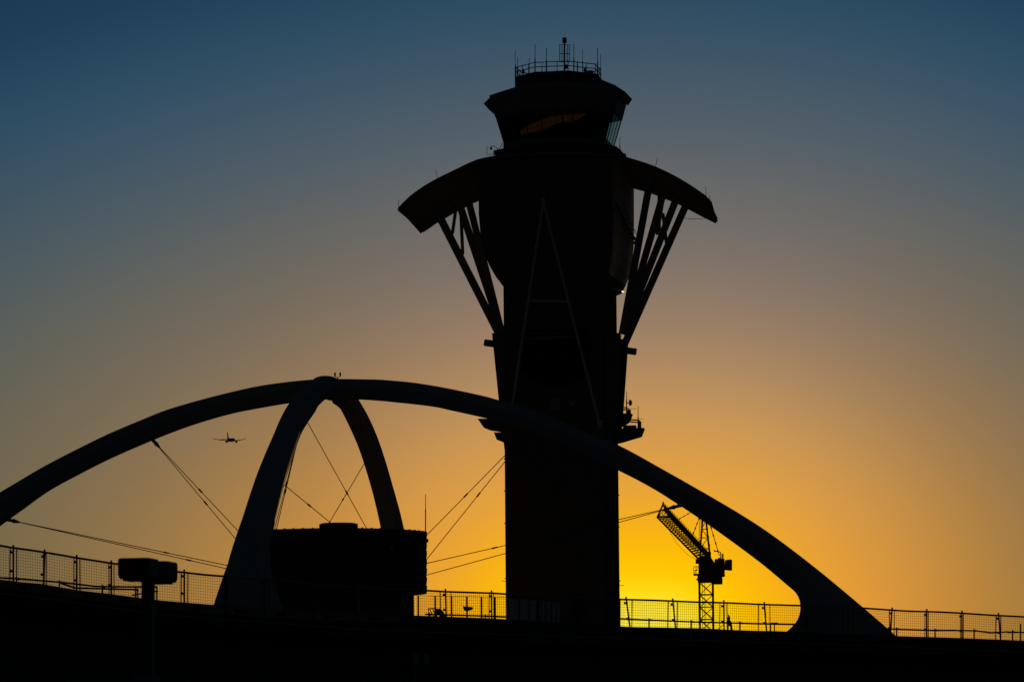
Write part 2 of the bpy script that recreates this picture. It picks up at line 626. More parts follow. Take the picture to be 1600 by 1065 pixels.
near = [(494, 529, 603), (479, 516, 609), (464, 503, 619), (456, 497.5, 628.5), (437.5, 475, 660), (420, 460.3, 700), (401, 446.5, 745), (378.6, 430, 813), (366, 423.5, 850), (356.6, 423, 881.6), (345, 429, 915), (334.6, 439.5, 946),
        (312, 462, 1010), (292, 484, 1090), (278, 505, 1225)]
far = [(490, 540, 606), (515, 548, 612), (527.7, 557, 624), (548.4, 581, 665), (563.4, 595.7, 702), (581.2, 613.1, 760), (595.3, 630.3, 825), (602, 637, 880), (607, 644, 940), (606, 646, 1010), (600, 650, 1195)]
deep_leg(near, [(0, .75), (.3, 1.1), (.7, 1.6), (1, 2.6)], 8, -1.6).build('arch_leg', WHITE, T.e, smooth=True)
deep_leg(far, [(0, .75), (.3, 1.1), (.7, 1.6), (1, 2.6)], 6, 1.8).build('arch_leg', WHITE, T.e, smooth=True)
# crown where the arches meet
ct = T.y(508.5, 587, 0)
cb = T.y(511, 617, 0)
hz = (ct.z - cb.z) / 2
m = MB()
prof = []
for k in range(13):
    a = -math.pi / 2 + math.pi * k / 12
    prof.append((max(.02, 1.55 * math.cos(a) ** .8 if math.cos(a) > 0 else .02), (ct.z + cb.z) / 2 + hz * math.sin(a)))
m.revolve(prof, 32, (ct.x, 0)).build('crown', WHITE, T.e, smooth=True)
# twin red beacon on the crown
bz = T.y(527.5, 590.5, -.6)
e = bpy.data.objects.new('beacon', None)
COL.objects.link(e)
e.parent = T.e
e.location = bz
e.scale = (.9, .9, .62)
m = MB()
m.tube((0, 0, -.6), (0, 0, .12), .07)
m.path([(-.3, 0, .5), (-.28, 0, .24), (0, 0, .12), (.28, 0, .24), (.3, 0, .5)], .05)
for s in (-1, 1):
    m.tube((s * .3, 0, .3), (s * .3, 0, .42), .11, 8)
    m.tube((s * .3, 0, .36), (s * .3, 0, .62), .09, 8)
m.build('bracket', DARK, e)
for s in (-1, 1):
    MB().revolve([(.02, .58), (.11, .6), (.115, .85), (.06, .92), (.01, .93)], 10, (s * .3, 0)).build('red_lens', REDL, e, smooth=True)

# drum
DX = T.y(519.5, 845, 0).x
rr = T.y(664.5, 845, 0).x - DX
zt, zb = T.y(600, 831.5, 0).z, T.y(600, 927, 0).z
NB = 7
hh = (zt - zb) / NB
drum = MB().revolve([(rr - .2, zb + .02), (rr - .2, zt - .02)], 64, (DX, 0)).build('drum', DARK, T.e)
for k in range(NB):
    z0 = zb + hh * k
    MB().revolve([(rr - .22, z0 + .015), (rr - .05, z0 + .03), (rr - .01, z0 + .1), (rr + .02, z0 + hh * .6), (rr + .01, z0 + hh - .08), (rr - .05, z0 + hh - .03), (rr - .22, z0 + hh - .015)], 72, (DX, 0)).build('louvre_band', LOUV, drum, smooth=True)
roof = MB().revolve([(rr + .03, zt - .12), (rr + .05, zt + .02), (rr * .7, zt + .12), (.3, zt + .2)], 72, (DX, 0)).build('roof', LOUV, T.e)
for k in range(60):
    a = 2 * math.pi * k / 60
    MB().box((DX + (rr - .05) * math.cos(a), (rr - .05) * math.sin(a), zt + .04), (.16, .16, .08), a).build('roof_cleat', DARK, roof)
pc = T.y(529, 824, -1.0)
m = MB().revolve([(1.95, zt), (1.95, zt + .86), (1.7, zt + .95), (.1, zt + .97)], 24, (pc.x, pc.y))
m.build('plant_room', DARK, roof)
vc = T.y(469, 825, 0)
MB().revolve([(.1, zt), (.1, zt + .35), (.2, zt + .4), (.22, zt + .52), (.02, zt + .53)], 10, (vc.x, vc.y)).build('roof_vent', DARK, roof)
ac = T.y(664.8, 834, 0)
MB().tube(ac + Vector((0, 0, -.3)), T.y(664.9, 795, 0), .06).tube(T.y(664.9, 795, 0), T.y(665, 772, 0), .035).build('antenna', STEEL, T.e)
bc = T.y(666.5, 844, 0)
MB().revolve([(.02, bc.z - .22), (.16, bc.z - .15), (.22, bc.z), (.16, bc.z + .15), (.02, bc.z + .22)], 12, (bc.x, bc.y)).build('wall_lamp', DARK, T.e)
wl = T.y(612, 855, -rr * .78)
MB().revolve([(.15, wl.z - .2), (.13, wl.z), (.06, wl.z + .2)], 8, (wl.x, wl.y)).build('wall_lamp', PALE, T.e)
core = MB().revolve([(8.2, 0), (8.2, zb + .1)], 48, (DX, 0)).build('core', CONC, T.e)

# cables with brackets at the arch and a turnbuckle each
def bracket(p, q):
    # tapering lug from the arch down the line of its cables
    d = (q - p).normalized()
    MB().path([p - d * .5, p + d * .35, p + d * .4, p + d * 1.1], [.2, .16, .24, .09], 8).tube(p + d * .1 + Vector((0, -.3, 0)), p + d * .1 + Vector((0, .3, 0)), .16, 8).build('cable_bracket', STEEL, T.e)


def rim(x, y):
    """point on the drum's skin (front half) seen at photo position"""
    o, d = T._ray(x, y)
    o.x -= DX
    A = d.x ** 2 + d.y ** 2
    B = o.x * d.x + o.y * d.y
    Cc = o.x ** 2 + o.y ** 2 - (rr - .05) ** 2
    disc = B * B - A * Cc
    if disc < 0:
        t = -B / A
    else:
        t = (-B - math.sqrt(disc)) / A
    return o + d * t + Vector((DX, 0, 0))


def cable(p, q, t=.45):
    m = MB().tube(p, q, .042, 5)
    c = p.lerp(q, t)
    d = (q - p).normalized() * .28
    m.tube(c - d, c + d, .085, 6)
    m.build('cable', BLACK, T.e)


bl1 = T.y(239.5, 688, 0)
bl2 = T.y(15, 812, 0)
br1 = T.y(833, 666, 0)
br2 = T.y(1060, 790, 0)
for p, q in ((bl1, (374, 835)), (bl2, (366, 888)), (br1, (663, 855)), (br2, (662, 890))):
    bracket(p, rim(*q))
cable(bl1, rim(374, 831), .55)
cable(bl1, rim(372, 846), .62)
cable(bl2, rim(366, 885), .7)
cable(bl2, rim(366, 890.5), .8)
cable(br1, rim(663, 839.5), .62)
cable(br1, rim(662, 879), .5)
cable(br2, rim(662, 880.5), .72)
cable(br2, rim(662, 899), .3)
bn1 = T.x(478, 655, 0)
bn2 = T.x(469, 671, 0)
bn3 = T.x(444, 757, 0)
bf1 = T.x(569, 724, 0)
cable(bn1, T.y(574, 827, 2.0), .66)
cable(bn2, T.y(431, 830, -4), .6)
cable(bn2, T.y(426, 838, -5), .5)
cable(bn3, rim(564, 855), .32)
cable(bf1, T.y(514.5, 816, -1), .62)

# round glass screen on the building's terrace
RS = 23.5
sz0 = T.y(680, 990, -RS * .88).z
sz1 = T.y(700, 929, -RS * .86).z


def ring_at(x, z):
    o, d = T._ray(x, 950)
    A, B = d.x ** 2 + d.y ** 2, o.x * d.x + o.y * d.y
    h = o + d * ((-B - math.sqrt(max(0, B * B - A * (o.x ** 2 + o.y ** 2 - RS ** 2)))) / A)
    return Vector((h.x, h.y, z))


SP = [653.5, 680, 705.5, 729.7, 752.3, 773.5, 794, 811, 826.5, 840, 852, 861.5, 869, 875]
sp = [ring_at(x, 0) for x in SP]
screen = bpy.data.objects.new('glass_screen', None)
COL.objects.link(screen)
screen.parent = T.e
for p in sp:
    MB().box((p.x, p.y, (sz0 + sz1) / 2), (.13, .13, sz1 - sz0), math.atan2(p.x, -p.y)).build('mullion', DARK, screen)
for i, (p, q) in enumerate(zip(sp, sp[1:])):
    MB().add([(p.x, p.y, sz0), (q.x, q.y, sz0), (q.x, q.y, sz1 - .1), (p.x, p.y, sz1 - .1)], [(0, 1, 2, 3)]).build('pane', SCREEN if i < 6 else LIGHTG, screen)
    MB().bar((p.x, p.y, sz1), (q.x, q.y, sz1), .06, .05).build('top_bar', DARK, screen)
MB().revolve([(RS + .6, sz0 - .6), (RS + .6, sz0 - .02), (8.6, sz0 - .02)], 64).build('terrace', CONC, T.e)
MB().revolve([(RS - 2, 0), (RS - 2, sz0 - .6)], 48).build('ground_floor', CONC, T.e)

# things standing by the screen
fp = at(729.7, 950, 372)
o = bpy.data.objects.new('floodlight', None)
COL.objects.link(o)
o.location = (fp.x, fp.y, T.e.location.z)
o.location.z = sz0
tag(o, 'small dark floodlight on a post, halfway between drum and tower', 'floodlight')
hzf = fp.z - sz0
MB().tube((0, 0, 0), (0, 0, hzf), .09).build('pole', DARK, o)
MB().prism([Vector((-.42, -.1, hzf + .22)), Vector((.55, -.1, hzf + .14)), Vector((.55, -.1, hzf - .08)), Vector((.2, -.1, hzf - .2)), Vector((-.25, -.1, hzf - .2))],
           [Vector((-.42, .25, hzf + .22)), Vector((.55, .25, hzf + .14)), Vector((.55, .25, hzf - .08)), Vector((.2, .25, hzf - .2)), Vector((-.25, .25, hzf - .2))]).build('lamp_head', DARK, o)
cp = [at(x, y, 374) for x, y in ((669.5, 964), (669.5, 950), (680, 950), (686, 952), (691, 956), (696, 961), (699, 966))]
o = bpy.data.objects.new('awning_frame', None)
COL.objects.link(o)
o.location = (cp[0].x, cp[0].y, sz0)
tag(o, 'small curved awning frame at the foot of the louvred drum', 'awning')
ol = o.location.copy()
MB().path([p - ol for p in cp], .07).build('curved_rail', DARK, o)
m = MB()
for p, q in (((671, 951), (679, 965)), ((676, 951), (683, 965))):
    m.tube(at(*p, 374) - ol, at(*q, 374) - ol, .05)
m.build('brace', DARK, o)
m = MB()
m.path([at(x, y, 374.4) - ol for x, y in ((680, 966), (682, 956), (686, 953.5), (690, 958), (692, 966))], .3).build('cover', BARK, o)

# ================================================================== control tower
TA = R(-10.5)
p = at(878, 700, 456)
C = Frame('control_tower', p.x, p.y, TA, 'tall dark control tower with winged canopy and glazed cab on top', 'control tower')
ce = C.e


def CY0(x, y):
    return C.y(x, y, 0)


def zc(y, ly=0):
    return C.y(876, y, ly).z


HW = 5.66
zneck = zc(455)
shaft = MB().box((0, 0, zneck / 2), (2 * HW, 2 * HW, zneck)).build('shaft', CONC, ce)
m = MB()
for k in range(-18, 19):
    m.box((k * .29, -HW - .02, zneck / 2), (.11, .06, zneck - .4))
    m.box((HW + .02, k * .29, zneck / 2), (.06, .11, zneck - .4))
m.build('vertical_ribs', CONC, shaft, kind='stuff')
for y in (905, 820, 770, 720, 640, 575):
    MB().box((0, 0, zc(y)), (2 * HW + .16, 2 * HW + .16, .12)).build('joint_band', CONC, shaft)
# dark panel standing for the shade of a recessed bay, balcony in front
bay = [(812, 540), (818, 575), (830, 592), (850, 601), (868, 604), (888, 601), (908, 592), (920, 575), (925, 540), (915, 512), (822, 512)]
MB().prism([C.y(x, y, -HW - .09) for x, y in bay], [C.y(x, y, -HW + .1) for x, y in bay]).build('bay_shade_panel', SHADE, ce)
b0, b1 = C.y(818, 529, -HW - .9), C.y(897, 531, -HW - .9)
MB().box(((b0.x + b1.x) / 2, -HW - .7, b0.z), (b1.x - b0.x, 1.3, .25)).build('balcony', STEEL, ce)
bal = MB()
for k in range(9):
    xx = b0.x + (b1.x - b0.x) * k / 8
    bal.tube((xx, -HW - 1.3, b0.z), (xx, -HW - 1.3, b0.z + 1.1), .03, 4)
for z in (.55, 1.1):
    bal.tube((b0.x, -HW - 1.3, b0.z + z), (b1.x, -HW - 1.3, b0.z + z), .035, 4)
bal.build('balcony_railing', STEEL, ce)
w = C.y(894, 630, -HW - .1)
MB().box((w.x, -HW - .12, w.z), (.42, .1, .5)).build('pale_window_patch', PALE, ce)  # pale plate, its colour standing for a dimly lit window
w = C.y(867, 630, -HW - .1)
MB().box((w.x, -HW - .1, w.z - .1), (1.15, .08, 1.3)).build('door', STEEL, ce)

# widening body under the canopy
rows = [(264, -8.06, 7.5, 7.8), (345, -8.06, 7.45, 7.8), (375, -7.9, 7.4, 7.7), (404, -7.55, 7.2, 7.3), (424, -7.0, 6.95, 6.9), (440, -6.38, 6.6, 6.4), (452, -5.75, 6.25, 5.9), (456, -5.6, 5.65, 5.6)]
rg = []
for y, l, r, hd in rows:
    z = zc(y)
    rg.append([Vector((l, -hd, z)), Vector((r, -hd, z)), Vector((r, hd, z)), Vector((l, hd, z))])
body = MB().loft(rg).build('body', CONC, ce)
# cladding panels on the side face, a little proud
for i in range(0, 5):
    y0, l0, r0, h0 = rows[i]
    y1, l1, r1, h1 = rows[i + 1]
    for k in range(4):
        f0_, f1_ = -1 + 2 * k / 4 + .015, -1 + 2 * (k + 1) / 4 - .015
        z0, z1 = zc(y0) - .04, zc(y1) + .04
        MB().prism([Vector((r0 + .06, f0_ * h0, z0)), Vector((r0 + .06, f1_ * h0, z0)), Vector((r1 + .06, f1_ * h1, z1)), Vector((r1 + .06, f0_ * h1, z1))],
                   [Vector((r0 + .005, f0_ * h0, z0)), Vector((r0 + .005, f1_ * h0, z0)), Vector((r1 + .005, f1_ * h1, z1)), Vector((r1 + .005, f0_ * h1, z1))]).build('cladding_panel', PANEL, body)
for k in range(3):
    y = -.6 + k * 1.5
    MB().box((7.53, y, zc(322)), (.12, .16, 2.1)).build('side_window', glass('window_glass_%d' % k, (.02, .02, .02)) if k == 0 else MATS['window_glass_0'], body)
# stair on the side face
s0, s1 = C.y(957, 317, -7.7), C.y(999, 383, 7.6)
s0.x = s1.x = 7.55
stair = bpy.data.objects.new('outside_stair', None)
COL.objects.link(stair)
stair.parent = ce
MB().bar(s0 + Vector((.45, 0, -.1)), s1 + Vector((.45, 0, -.1)), .08, .3).build('stringer', DARK, stair)
MB().bar(s0 + Vector((.45, 0, .9)), s1 + Vector((.45, 0, .9)), .06, .06).build('handrail', DARK, stair)
for k in range(9):
    c = s0.lerp(s1, (k + .5) / 9)
    MB().box(c + Vector((.28, 0, 0)), (.4, 1.0, .3)).build('tread', DARK, stair)
g0 = C.y(969, 452, 4.5)
MB().box((6.35, 1.2, zc(453) - .02), (.5, 8.5, .05), 0, R(3)).build('soffit_glint_plate', mat('glint_metal', (.8, .6, .3), .32, 1.0), body)  # gold plate added and tilted to make the sun glint

# canopy wings
UL = [(751, 247.5), (727.4, 257), (702.5, 269), (684, 278), (660.4, 291.5), (639, 307.3), (621.5, 325)]
LL = [(745, 315), (731.7, 321.3), (722, 326.5), (712, 331), (699.3, 338.5), (678, 351), (656.6, 364.5)]
UR = [(964, 241.5), (984, 246.8), (1006.8, 253.7), (1024, 260), (1047.8, 271), (1069.4, 283), (1088.8, 295.5), (1103, 305.6)]
LR = [(960, 287), (991.7, 295), (1016.5, 302), (1037, 310), (1058.6, 318.5), (1080, 329.5), (1101.8, 341), (1118, 349)]
UC = [(800, 240), (850, 238), (910, 238)]
LC = [(800, 300), (850, 293), (910, 288)]
n = 44
U = smoothpts([C.y(x, y, -8) for x, y in reversed(UL)] + [C.y(x, y, -8) for x, y in UC + UR], n)
Lo = smoothpts([C.y(x, y, 6) for x, y in reversed(LL)] + [C.y(x, y, 6) for x, y in LC + LR], n)
roofr, soff = [], []
for u, l in zip(U, Lo):
    bkx = l.x + (u.x - l.x) * .35
    zb_ = l.z + max(.5, min(.9, (u.z - l.z) * .4))
    roofr.append([u, u + Vector((0, 0, -.3)), Vector((l.x, 7.9, zb_ - .15)), Vector((l.x, 7.9, zb_ + .35)), Vector((bkx, 3, max(zb_ + .5, u.z - .35))), Vector((u.x, -3, u.z - .02))])
    soff.append([Vector((u.x * .998, -7.9, u.z - .22)), Vector((u.x * .66 + l.x * .34, -3.2, u.z * .66 + l.z * .34)), Vector((l.x, 6.2, l.z)), Vector((l.x, 7.6, zb_))])
MB().loft(roofr).build('canopy_wing_roof', ROOFM, ce)
MB().loft(soff).build('canopy_soffit', ROOFM, ce)
for x, y, ly in ((623, 325, -8), (684, 278, -8), (1024, 260, -8), (1103, 305, -7), (1109, 318, 3)):
    a = C.y(x, y + 2, ly)
    MB().tube(a, a + Vector((-.25 if x in (684,) else (.25 if x == 1024 else 0), 0, 1.1)), .03, 4).build('lightning_rod', DARK, ce)


def strut(a, b, la, lb, r, name='strut', m=STEEL):
    MB().tube(C.y(*a, la), C.y(*b, lb), r, 12).build(name, m, ce, smooth=True)


strut((674.5, 314), (781, 524), -7.4, -5.2, .46)
strut((707, 286), (785, 522), -7.4, -5.2, .44)
strut((733, 317), (784, 520), 5.5, 4.8, .42)
strut((713, 322), (707, 364), 2, -6.9, .2, 'strut_brace')
strut((720, 330), (723, 396), 3, -6.6, .2, 'strut_brace')
strut((1017, 275), (972, 522), -7.4, -5.0, .42)
strut((1036, 304), (973, 522), 5.0, 4.6, .42)
strut((1057, 310), (975, 518), -5.5, -5.0, .42)
strut((1071, 322), (977, 535), 5.8, 5.0, .44)
strut((1030, 306), (1030, 362), 3, 3.6, .2, 'strut_brace')
strut((1036, 335), (1042, 385), -4, 5.3, .2, 'strut_brace')
strut((1036, 312), (1027, 365), -4, 3.6, .2, 'strut_brace')


def plate(px, l0, l1, name, m, parent=None):
    # the outline stands on the plane l0 and is carried straight through to l1
    a = [C.y(x, y, l0) for x, y in px]
    return MB().prism(a, [Vector((v.x, l1, v.z)) for v in a]).build(name, m, parent or ce)


plate([(768.6, 520.5), (790, 518), (793, 705), (788.5, 705), (779, 623)], -5.75, -3.6, 'corner_fin', CONC)
plate([(982, 533), (960, 530), (958, 690), (970, 690), (975, 633)], 5.75, 3.6, 'corner_fin', CONC)
plate([(966, 520), (950, 520), (948, 690), (955, 690), (961, 633)], -5.75, -3.6, 'corner_fin', CONC)
m = MB().tube(C.y(757, 535, -4.6), C.y(792, 540, -4.6), .4, 12)
m.build('cross_beam', STEEL, ce, smooth=True)
MB().tube(C.y(994, 549.5, 4.6), C.y(955, 544, 4.6), .4, 12).build('cross_beam', STEEL, ce, smooth=True)

# A-frame on the front
ap = C.y(849, 316, -8.15)
fl_, fr_ = C.y(800, 635, -6.1), C.y(937, 662, -6.1)
MB().tube(ap, fl_, .17, 8).build('front_frame_leg', LIGHTP, ce, smooth=True)
MB().tube(ap, fr_, .17, 8).build('front_frame_leg', LIGHTP, ce, smooth=True)
MB().tube(ap + Vector((0, 0, .5)), ap + Vector((0, .1, -.4)), .26, 8).build('front_frame_joint', LIGHTP, ce)
MB().tube(ap.lerp(fl_, .48), ap.lerp(fr_, .449), .13, 8).build('front_frame_tie', LIGHTP, ce)
MB().box(fr_, (.7, .3, .8), R(10)).build('front_frame_shoe', LIGHTP, ce)

# maintenance platforms low on the shaft
def platform(px, l0, l1):
    return plate(px, l0, l1, 'platform', CONC)


pl1 = platform([(746, 653.6), (792, 653.6), (792, 682), (780, 672), (756, 668)], -5.4, -1.5)
pl2 = platform([(771.5, 675), (792, 675), (792, 693), (776, 686.5)], -5.4, -2.5)
pl3 = platform([(958, 647), (989, 647), (985, 659), (975, 666.5), (958, 669)], 5.2, 3.6)
pl4 = platform([(958, 671), (1008, 669.5), (1003, 682.5), (971, 692), (958, 694)], 5.2, 3.6)
for nm, pts, par in (('railing', [(1001, 670), (1001, 660), (998, 656), (985, 655.5)], pl4), ('railing', [(999.5, 670), (999.5, 662), (997, 659.5), (985, 659)], pl4),
                     ('railing', [(984, 647), (984, 642), (981, 637.5), (973, 636)], pl3), ('railing', [(983, 647), (982, 642.5), (979, 640), (973, 639.5)], pl3)):
    MB().path([C.y(x, y, 4.4) for x, y in pts], .09).build(nm, DARK, par)
MB().box(C.y(984, 667, 4.4), (1.5, .5, .4)).build('equipment_box', DARK, pl4)
MB().box(C.y(1000, 664, 4.4), (.26, .4, .9)).build('equipment_box', DARK, pl4)
MB().box(C.y(982, 644, 3), (.5, .5, .6)).build('equipment_box', DARK, pl3)


def whip(x, y0, y1, ly, rad=.055, parent=None, thin=.45):
    a, b = C.y(x, y1, ly), C.y(x, y0, ly)
    c = b.lerp(a, thin)
    MB().tube(a, c, rad, 6).tube(c, b, rad * .55, 5).build('antenna', DARK, parent or ce)


whip(979, 611, 640, 3, .07)
whip(997, 634.5, 671, 3, .07)
for y, x0, x1 in ((638.3, 982, 994), (654, 997, 1006)):
    MB().tube(C.y(x0, y, 3), C.y(x1, y, 3), .025, 4).build('antenna_arm', DARK, ce)
dc = C.y(983.5, 629, 3)
m = MB()
ringsd = []
for k in range(6):
    a = k / 5 * math.pi / 2
    ringsd.append([dc + Vector((.2 - .32 * (1 - math.cos(a)) + .12, 0, 0)) + Vector((0, math.cos(2 * math.pi * j / 16), math.sin(2 * math.pi * j / 16))) * (.02 + .36 * math.sin(a)) for j in range(16)])
m.loft(ringsd).build('dish_antenna', DARK, ce, smooth=True)
MB().tube(C.y(979, 629, 3), dc, .07).build('antenna_arm', DARK, ce)

# neck, walkway, cab
def octa(rad, z):
    return [Vector((rad * math.cos(R(22.5 + 45 * k)), rad * math.sin(R(22.5 + 45 * k)), z)) for k in range(8)]


MB().loft([octa(7.7, zc(300)), octa(7.7, zc(250))]).build('neck', CONC, ce)
MB().loft([octa(7.3, zc(252)), octa(7.75, zc(242)), octa(7.75, zc(237.5)), octa(6.4, zc(237.4))]).build('walkway', CONC, ce)
RT, RB = 7.85, 6.5
zt_, zb_ = zc(168), zc(227.5)


def cone(y):
    z = zc(y)
    return RB + (RT - RB) * (z - zb_) / (zt_ - zb_), z


r0, z0 = cone(186)
r1, z1 = cone(152)
MB().loft([octa(r0 + .05, z0), octa(r0 + .12, z0 + .02), octa(r1 + .05, z1)]).build('fascia', STEEL, ce)
MB().loft([octa(RB + .15, zc(238)), octa(RB + .12, zc(227.5)), octa(RB - .1, zc(227))]).build('cab_sill', STEEL, ce)
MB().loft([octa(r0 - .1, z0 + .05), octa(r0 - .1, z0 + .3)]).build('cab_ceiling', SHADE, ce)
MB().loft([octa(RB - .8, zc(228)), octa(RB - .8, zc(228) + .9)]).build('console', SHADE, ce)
lo_, hi_ = octa(RB, zb_), octa(r0, z0)
for k in range(8):
    a, b, c, d = lo_[k], lo_[(k + 1) % 8], hi_[(k + 1) % 8], hi_[k]
    npan = 3
    for j in range(npan):
        t0, t1 = j / npan, (j + 1) / npan
        MB().add([a.lerp(b, t0), a.lerp(b, t1), d.lerp(c, t1), d.lerp(c, t0)], [(0, 1, 2, 3)]).build('cab_pane', GLASS, ce)
        MB().tube(a.lerp(b, t0), d.lerp(c, t0), .07 if j == 0 else .045, 5).build('mullion', DARK, ce)
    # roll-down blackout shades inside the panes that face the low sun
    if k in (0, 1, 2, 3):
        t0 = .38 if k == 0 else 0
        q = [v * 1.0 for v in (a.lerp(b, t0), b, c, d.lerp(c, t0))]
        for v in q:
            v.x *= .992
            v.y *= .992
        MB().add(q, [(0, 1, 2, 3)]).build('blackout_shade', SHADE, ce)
# glowing strips added to imitate the orange streak in the front panes
STREAK = mat('streak_glow', (.4, .25, .08), .7)
bs = STREAK.node_tree.nodes['Principled BSDF']
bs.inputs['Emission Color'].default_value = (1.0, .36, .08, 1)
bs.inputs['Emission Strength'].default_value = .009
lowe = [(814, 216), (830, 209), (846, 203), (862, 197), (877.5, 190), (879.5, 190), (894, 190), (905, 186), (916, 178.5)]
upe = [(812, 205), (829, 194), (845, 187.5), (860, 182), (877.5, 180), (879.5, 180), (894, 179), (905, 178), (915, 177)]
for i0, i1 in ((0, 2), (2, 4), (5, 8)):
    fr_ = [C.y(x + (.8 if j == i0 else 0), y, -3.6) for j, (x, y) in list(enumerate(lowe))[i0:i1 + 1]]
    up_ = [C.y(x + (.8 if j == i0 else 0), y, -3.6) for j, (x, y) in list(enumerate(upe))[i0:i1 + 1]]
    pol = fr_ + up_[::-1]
    MB().prism(pol, [v + Vector((0, .12, 0)) for v in pol]).build('glow_streak', STREAK, ce)
# solid core of the cab behind the consoles
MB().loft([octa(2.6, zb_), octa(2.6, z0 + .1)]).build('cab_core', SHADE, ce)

# curved roof of the cab
RLU = [(755.5, 162), (768, 150), (785, 144), (804, 139.5), (837, 135)]
RRU = [(880, 132.5), (937, 133.4), (951, 136), (971.4, 144), (988, 155)]
RRL = [(981.3, 165.4), (972.4, 160), (950, 151), (900, 148)]
RLL = [(850, 149), (800, 154), (775, 166), (765, 172.8)]
d_ = 2.6
poly = [C.y(x, y, -d_) for x, y in RLU] + [C.y(x, y, d_) for x, y in RRU + RRL] + [C.y(x, y, -d_) for x, y in RLL]
MB().prism([Vector((v.x, -d_, v.z)) for v in poly], [Vector((v.x, d_, v.z)) for v in poly]).build('cab_roof', STEEL, ce)
MB().loft([octa(r1, z1), octa(7.0, zc(146)), octa(5.2, zc(138))]).build('cab_roof_hip', STEEL, ce)
# penthouse with railing and antennas
MB().loft([octa(5.2, zc(143)), octa(5.2, zc(122)), octa(5.0, zc(121.5))]).build('penthouse', CONC, ce)
MB().box(C.y(860, 130, -4.75), (1.1, .2, 1.1)).build('hatch', STEEL, ce)
zr = zc(121.5)
ro = octa(5.05, 0)
rail = bpy.data.objects.new('roof_railing', None)
COL.objects.link(rail)
rail.parent = ce
for k in range(8):
    a, b = ro[k], ro[(k + 1) % 8]
    for h in (.55, 1.08):
        MB().tube(a + Vector((0, 0, zr + h)), b + Vector((0, 0, zr + h)), .055, 5).build('rail', DARK, rail)
    for j in range(3):
        v = a.lerp(b, j / 3)
        MB().tube(v + Vector((0, 0, zr - .1)), v + Vector((0, 0, zr + 1.1)), .045, 5).build('post', DARK, rail)
for x, yt, yb, ly in ((805, 78, 128, -1), (808.6, 90, 122, 1), (826.8, 90, 120, 3), (836, 70, 119, -3), (846.8, 97, 118, 2), (853.8, 75, 117, -3), (896.6, 69, 117, -3),
                      (902.6, 95, 118, 3), (910.4, 77, 118, 0), (933.6, 75, 124, -1), (938.4, 85, 132, 2)):
    whip(x, yt, yb, ly, .055 if yt > 76 else .07)
mast = bpy.data.objects.new('mast', None)
COL.objects.link(mast)
mast.parent = ce
MB().tube(C.y(882, 118, 0), C.y(882, 66, 0), .1, 8).build('pole', DARK, mast)
a = C.y(882, 67, 0)
MB().revolve([(.1, a.z - .05), (.26, a.z), (.26, a.z + .5), (.2, a.z + .6), (.02, a.z + .62)], 12, (a.x, a.y)).build('beacon_head', DARK, mast)
m = MB()
for x in (874.5, 878, 886.8, 889.6):
    m.tube(C.y(x, 98, 0), C.y(x, 69.5, 0), .04, 5)
for y in (70, 84.2, 97):
    m.tube(C.y(874.5, y, 0), C.y(889.6, y, 0), .05 if y == 84.2 else .025, 5)
m.build('antenna_cage', DARK, mast)
MB().box(C.y(884.5, 104.5, -.2), (.35, .35, .45)).build('junction_box', DARK, mast)
a = C.y(882, 114, 0)
MB().revolve([(.35, a.z - .5), (.1, a.z + .3)], 10, (a.x, a.y)).build('mast_base', DARK, mast)
MB().box(C.y(921, 115, 2.6), (.85, .6, .62)).build('equipment_box', PALE, ce)
MB().box(C.y(818, 112, -2.4), (.22, .2, .5)).build('equipment_box', DARK, ce)
MB().box(C.y(914, 110, 1.5), (.3, .2, .45)).build('equipment_box', DARK, ce)
# bits on the walkway
m = MB()
m.path([C.y(x, y, 0) for x, y in ((779, 236), (776, 231), (772, 228.5), (768, 228.3), (767.3, 230))], .045).build('lamp_arm', DARK, ce)
a = C.y(767.3, 232, 0)
MB().revolve([(.02, a.z - .18), (.13, a.z - .12), (.15, a.z + .05), (.05, a.z + .2)], 8, (a.x, a.y)).build('lamp_globe', DARK, ce)
MB().path([C.y(x, y, 0) for x, y in ((760.7, 229), (761, 241), (771, 241.5))], .035).build('antenna', DARK, ce)
MB().tube(C.y(778, 236, 0), C.y(786, 223, 0), .04, 4).build('brace', DARK, ce)
for y in (236, 239.5):
    MB().tube(C.y(770.5, y + 1.5, 0), C.y(789, y - 1, 0), .05, 5).build('walkway_rail', DARK, ce)
for x in (772, 777, 782, 787):
    MB().tube(C.y(x, 236, 0), C.y(x, 244, 0), .05, 5).build('walkway_post', DARK, ce)
whip(968.5, 214.5, 240, 1, .06)
MB().tube(C.y(962, 234.5, 1), C.y(971, 234.5, 1), .05, 4).build('antenna_arm', DARK, ce)
MB().path([C.y(x, y, 0) for x, y in ((952, 240), (950, 224), (946, 219))], .06).build('walkway_post', DARK, ce)
MB().path([C.y(x, y, -.5) for x, y in ((948, 222), (956, 231), (962, 240))], .06).build('walkway_rail', DARK, ce)
MB().box(C.y(971, 243, 2), (1.0, .8, .35)).build('equipment_box', DARK, ce)
for x, y in ((784, 913), (975, 920)):
    w = C.y(x if x > 900 else x, y - 6, 0)
    MB().tube(w, C.y(791 if x < 900 else 968, y - 6, 0), .03, 4).build('antenna_arm', DARK, ce)
# slack wire under the wing tip
MB().path([C.y(x, y, 3) for x, y in ((1066, 340.5), (1080, 342), (1092, 342), (1102, 341))], .03, 4).build('wire', BLACK, ce)

# ================================================================== tower crane
DK = 540.0
mp = at(1103, 950, DK)
K = Frame('tower_crane', mp.x, mp.y, 0, 'dark luffing tower crane with raised lattice jib seen under the arch', 'crane')
ke = K.e


def kp(x, y, ly=0):
    return K.y(x, y, ly)


